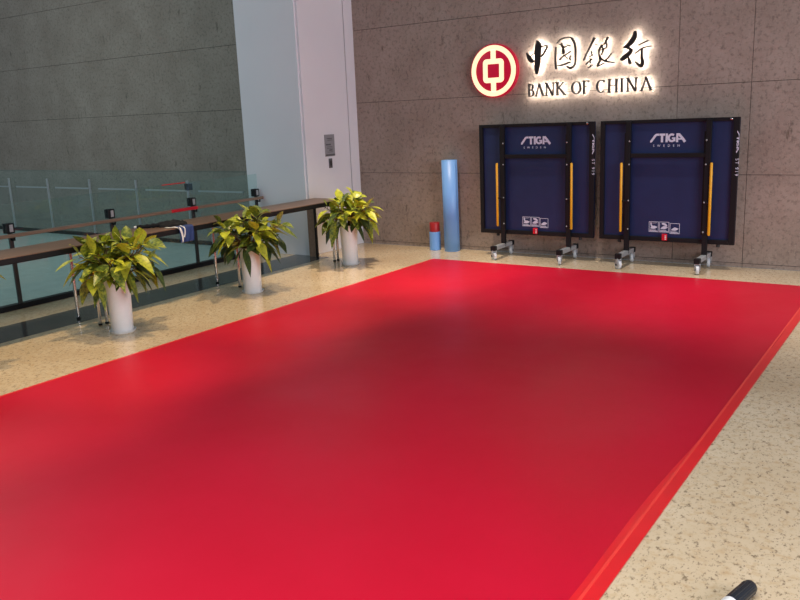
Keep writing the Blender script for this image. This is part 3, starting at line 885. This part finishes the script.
fb = thing('glass_balustrade', 'far glass balustrade with a thin pale rail in front of the dark stone wall', 'balustrade', (-2.62, -0.98, 0))
jx = [-0.0 - 1.22 * k for k in range(9)]
for a, b_ in zip(jx[:-1], jx[1:]):
    link_mesh('glass_panel', box((b_ + 0.006, -0.007, 0.03), (a - 0.006, 0.007, 1.13), 0.001), MT['glass'], fb)
    bm = box((b_ + 0.14, -0.075, 0.815), (a - 0.14, -0.045, 0.838), 0.004)
    o = link_mesh('rail', bm, MT['silver'], fb); o['label'] = 'thin pale rail'
link_mesh('base_shoe', box((-9.76, -0.04, 0.0), (0, 0.02, 0.055), 0.004), MT['black_metal'], fb)
for x in [-1.36 - 1.22 * k for k in range(7)]:
    p = link_mesh('rail_post', box((x - 0.010, -0.045, 0.055), (x + 0.010, -0.010, 0.98), 0.003), MT['silver'], fb)
    if x > -1.4: link_mesh('glass_clamp', box((x - 0.045, -0.05, 0.83), (x + 0.045, 0.036, 0.935), 0.006), MT['black_metal'], p)

# ------------------------------------------------------------------ potted variegated shrubs
def add_leaf(bm, base, d, length, width, droop, roll_, mat, fold=0.16):
    d = d.normalized()
    side = d.cross(Vector((0, 0, 1)))
    if side.length < 0.05:
        side = Vector((1, 0, 0))
    side.normalize()
    up = side.cross(d).normalized()
    q = Matrix.Rotation(roll_, 3, d)
    side = q @ side; up = q @ up
    n = 7; rows = []
    for i in range(n + 1):
        t = i / n
        c = base + d * (length * t) + Vector((0, 0, -1)) * (droop * length * t * t)
        w = width * 0.5 * (math.sin(math.pi * min(1, t ** 0.80)) ** 1.0 if 0 < t < 1 else 0.0)
        w = max(w, 0.0025 if t < 1 else 0.0008)
        rows.append([bm.verts.new(c + side * s * w + up * (abs(s) * w * fold)) for s in (-1, -0.5, 0, 0.5, 1)])
    for i in range(n):
        for k in range(4):
            f = bm.faces.new((rows[i][k], rows[i][k + 1], rows[i + 1][k + 1], rows[i + 1][k])); f.material_index = mat

def potted_shrub(loc, seed, label):
    rnd = random.Random(seed)
    root = thing('potted_shrub', label, 'potted plant', loc, 'potted variegated shrubs')
    bm = bmesh.new()
    add_lathe(bm, [(0.080, 0.014), (0.094, 0.016), (0.097, 0.024), (0.102, 0.20), (0.108, 0.38), (0.113, 0.47), (0.117, 0.49), (0.118, 0.50), (0.114, 0.503), (0.107, 0.497), (0.103, 0.46), (0.04, 0.455)], 48)
    link_mesh('pot', bm, MT['pot'], root, 40)
    bm = bmesh.new(); add_lathe(bm, [(0.07, 0.0), (0.106, 0.0), (0.118, 0.016), (0.120, 0.022), (0.115, 0.022), (0.105, 0.010), (0.04, 0.009)], 48)
    link_mesh('saucer', bm, MT['pot'], root, 40)
    bm = bmesh.new(); add_lathe(bm, [(0.02, 0.44), (0.104, 0.455), (0.106, 0.478), (0.07, 0.486), (0.02, 0.488)], 32)
    link_mesh('soil', bm, MT['soil'], root, 40)
    sb, lb = bmesh.new(), bmesh.new()
    # stems: a few upright in the middle, a ring leaning out, a ring hanging over the rim
    stems = []
    for k in range(5):
        stems.append((k * 72 + rnd.uniform(-20, 20), rnd.uniform(4, 22), rnd.uniform(0.26, 0.37), 0))
    for k in range(9):
        stems.append((k * 40 + rnd.uniform(-14, 14), rnd.uniform(38, 56), rnd.uniform(0.30, 0.42), 1))
    for k in range(8):
        stems.append((k * 45 + 20 + rnd.uniform(-14, 14), rnd.uniform(66, 80), rnd.uniform(0.20, 0.32), 2))
    for az, tilt, ln, tier in stems:
        a = math.radians(az); t0 = math.radians(tilt)
        p0 = Vector((0.05 * math.cos(a), 0.05 * math.sin(a), 0.48))
        pts = []
        for i in range(7):
            s = i / 6; tt = t0 * (0.55 + 0.6 * s)
            if i == 0: p = p0.copy()
            else: p = p + Vector((math.sin(tt) * math.cos(a), math.sin(tt) * math.sin(a), math.cos(tt))) * (ln / 6)
            pts.append(p.copy())
        add_tube(sb, pts, [0.0085 - 0.0007 * i for i in range(7)], 8)
        nl = {0: 9, 1: 9, 2: 6}[tier]
        for j in range(nl):
            s = 0.50 + 0.50 * j / (nl - 1)
            idx = min(int(s * 6), 5); fr = s * 6 - idx
            b_ = pts[idx].lerp(pts[idx + 1], fr)
            tdir = (pts[idx + 1] - pts[idx]).normalized()
            phi = j * 2.4 + rnd.uniform(-0.4, 0.4) + a
            u = tdir.cross(Vector((0.13, 0.21, 1))).normalized(); v = tdir.cross(u)
            rad = u * math.cos(phi) + v * math.sin(phi)
            mixk = 0.12 + 0.45 * (j / (nl - 1)) if tier < 2 else 0.3
            d = rad * (1 - mixk) + tdir * mixk
            if tier == 2: d.z -= 0.25
            d.normalize()
            length = rnd.uniform(0.165, 0.235); width = length * rnd.uniform(0.44, 0.54)
            hgt = b_.z
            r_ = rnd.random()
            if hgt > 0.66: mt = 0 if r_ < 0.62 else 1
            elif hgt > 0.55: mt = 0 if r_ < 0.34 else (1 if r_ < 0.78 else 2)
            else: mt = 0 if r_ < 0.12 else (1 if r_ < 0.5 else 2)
            pet = b_ + d * 0.03
            add_tube(sb, [b_, pet], 0.0028, 6)
            end = pet + d * length
            dr = rnd.uniform(0.15, 0.6)
            # keep the blade clear of the pot and the floor
            for _ in range(6):
                e_ = pet + d * length - Vector((0, 0, dr * length)); m_ = pet + d * length * 0.5 - Vector((0, 0, dr * length * 0.25))
                bad = any(c.z < 0.53 and math.hypot(c.x, c.y) < 0.145 for c in (e_, m_, pet))
                if not bad: break
                d = (d + Vector((math.cos(a) * 0.5, math.sin(a) * 0.5, 0.15))).normalized()
            if bad: continue
            q_ = [pet + d * (length * k / 8) - Vector((0, 0, dr * length * (k / 8) ** 2)) for k in range(9)]
            if any(loc[0] + c.x < -0.735 and 0.68 < c.z < 0.83 for c in q_): continue
            if any(loc[0] + c.x < -1.10 for c in (e_, m_)): continue
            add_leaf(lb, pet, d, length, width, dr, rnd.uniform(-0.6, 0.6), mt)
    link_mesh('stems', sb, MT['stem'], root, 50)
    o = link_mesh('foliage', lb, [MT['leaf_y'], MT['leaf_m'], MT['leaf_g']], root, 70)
    o['label'] = 'yellow and green speckled leaves'
    return root

potted_shrub((-0.515, -1.49, 0), 11, 'yellow green speckled shrub in a white pot, nearest the stone wall and pillar')
potted_shrub((-0.500, -3.27, 0), 5, 'yellow green speckled shrub in a white pot, below the blue cloth end of the counter')
potted_shrub((-0.43, -5.04, 0), 23, 'yellow green speckled shrub in a white pot, in front of the counter at the left')
potted_shrub((-0.47, -6.64, 0), 31, 'shrub cut off at the left picture edge, only a leaf tip showing')

# ------------------------------------------------------------------ flask on the floor
fl = thing('flask', 'white flask with a black cap lying on the cream stone floor right of the mat', 'flask', (5.276, -6.535, 0.031))
dv = Vector((-0.042, -0.165, 0)).normalized()
fl.rotation_euler = (0, 0, math.atan2(dv.y, dv.x))
bm = bmesh.new()
add_lathe(bm, [(0.004, 0.0), (0.020, 0.0005), (0.0265, 0.006), (0.0290, 0.016), (0.0295, 0.156), (0.0285, 0.160), (0.02, 0.160)], 36, axis='x')
cp = link_mesh('cap', bm, MT['cap_black'], fl, 40); cp['label'] = 'glossy black ribbed cap'
bm = bmesh.new()
for k in range(12):
    a = k * math.pi / 6 + 0.2
    add_tube(bm, [(0.022, 0.0290 * math.cos(a), 0.0290 * math.sin(a)), (0.150, 0.0290 * math.cos(a), 0.0290 * math.sin(a))], 0.0018, 6)
link_mesh('grip_ribs', bm, MT['rubber'], cp, 50)
bm = bmesh.new()
add_lathe(bm, [(0.020, 0.158), (0.0275, 0.159), (0.0305, 0.168), (0.0308, 0.290), (0.028, 0.300), (0.01, 0.301)], 36, axis='x')
link_mesh('flask_body', bm, MT['white_plastic'], fl, 40)
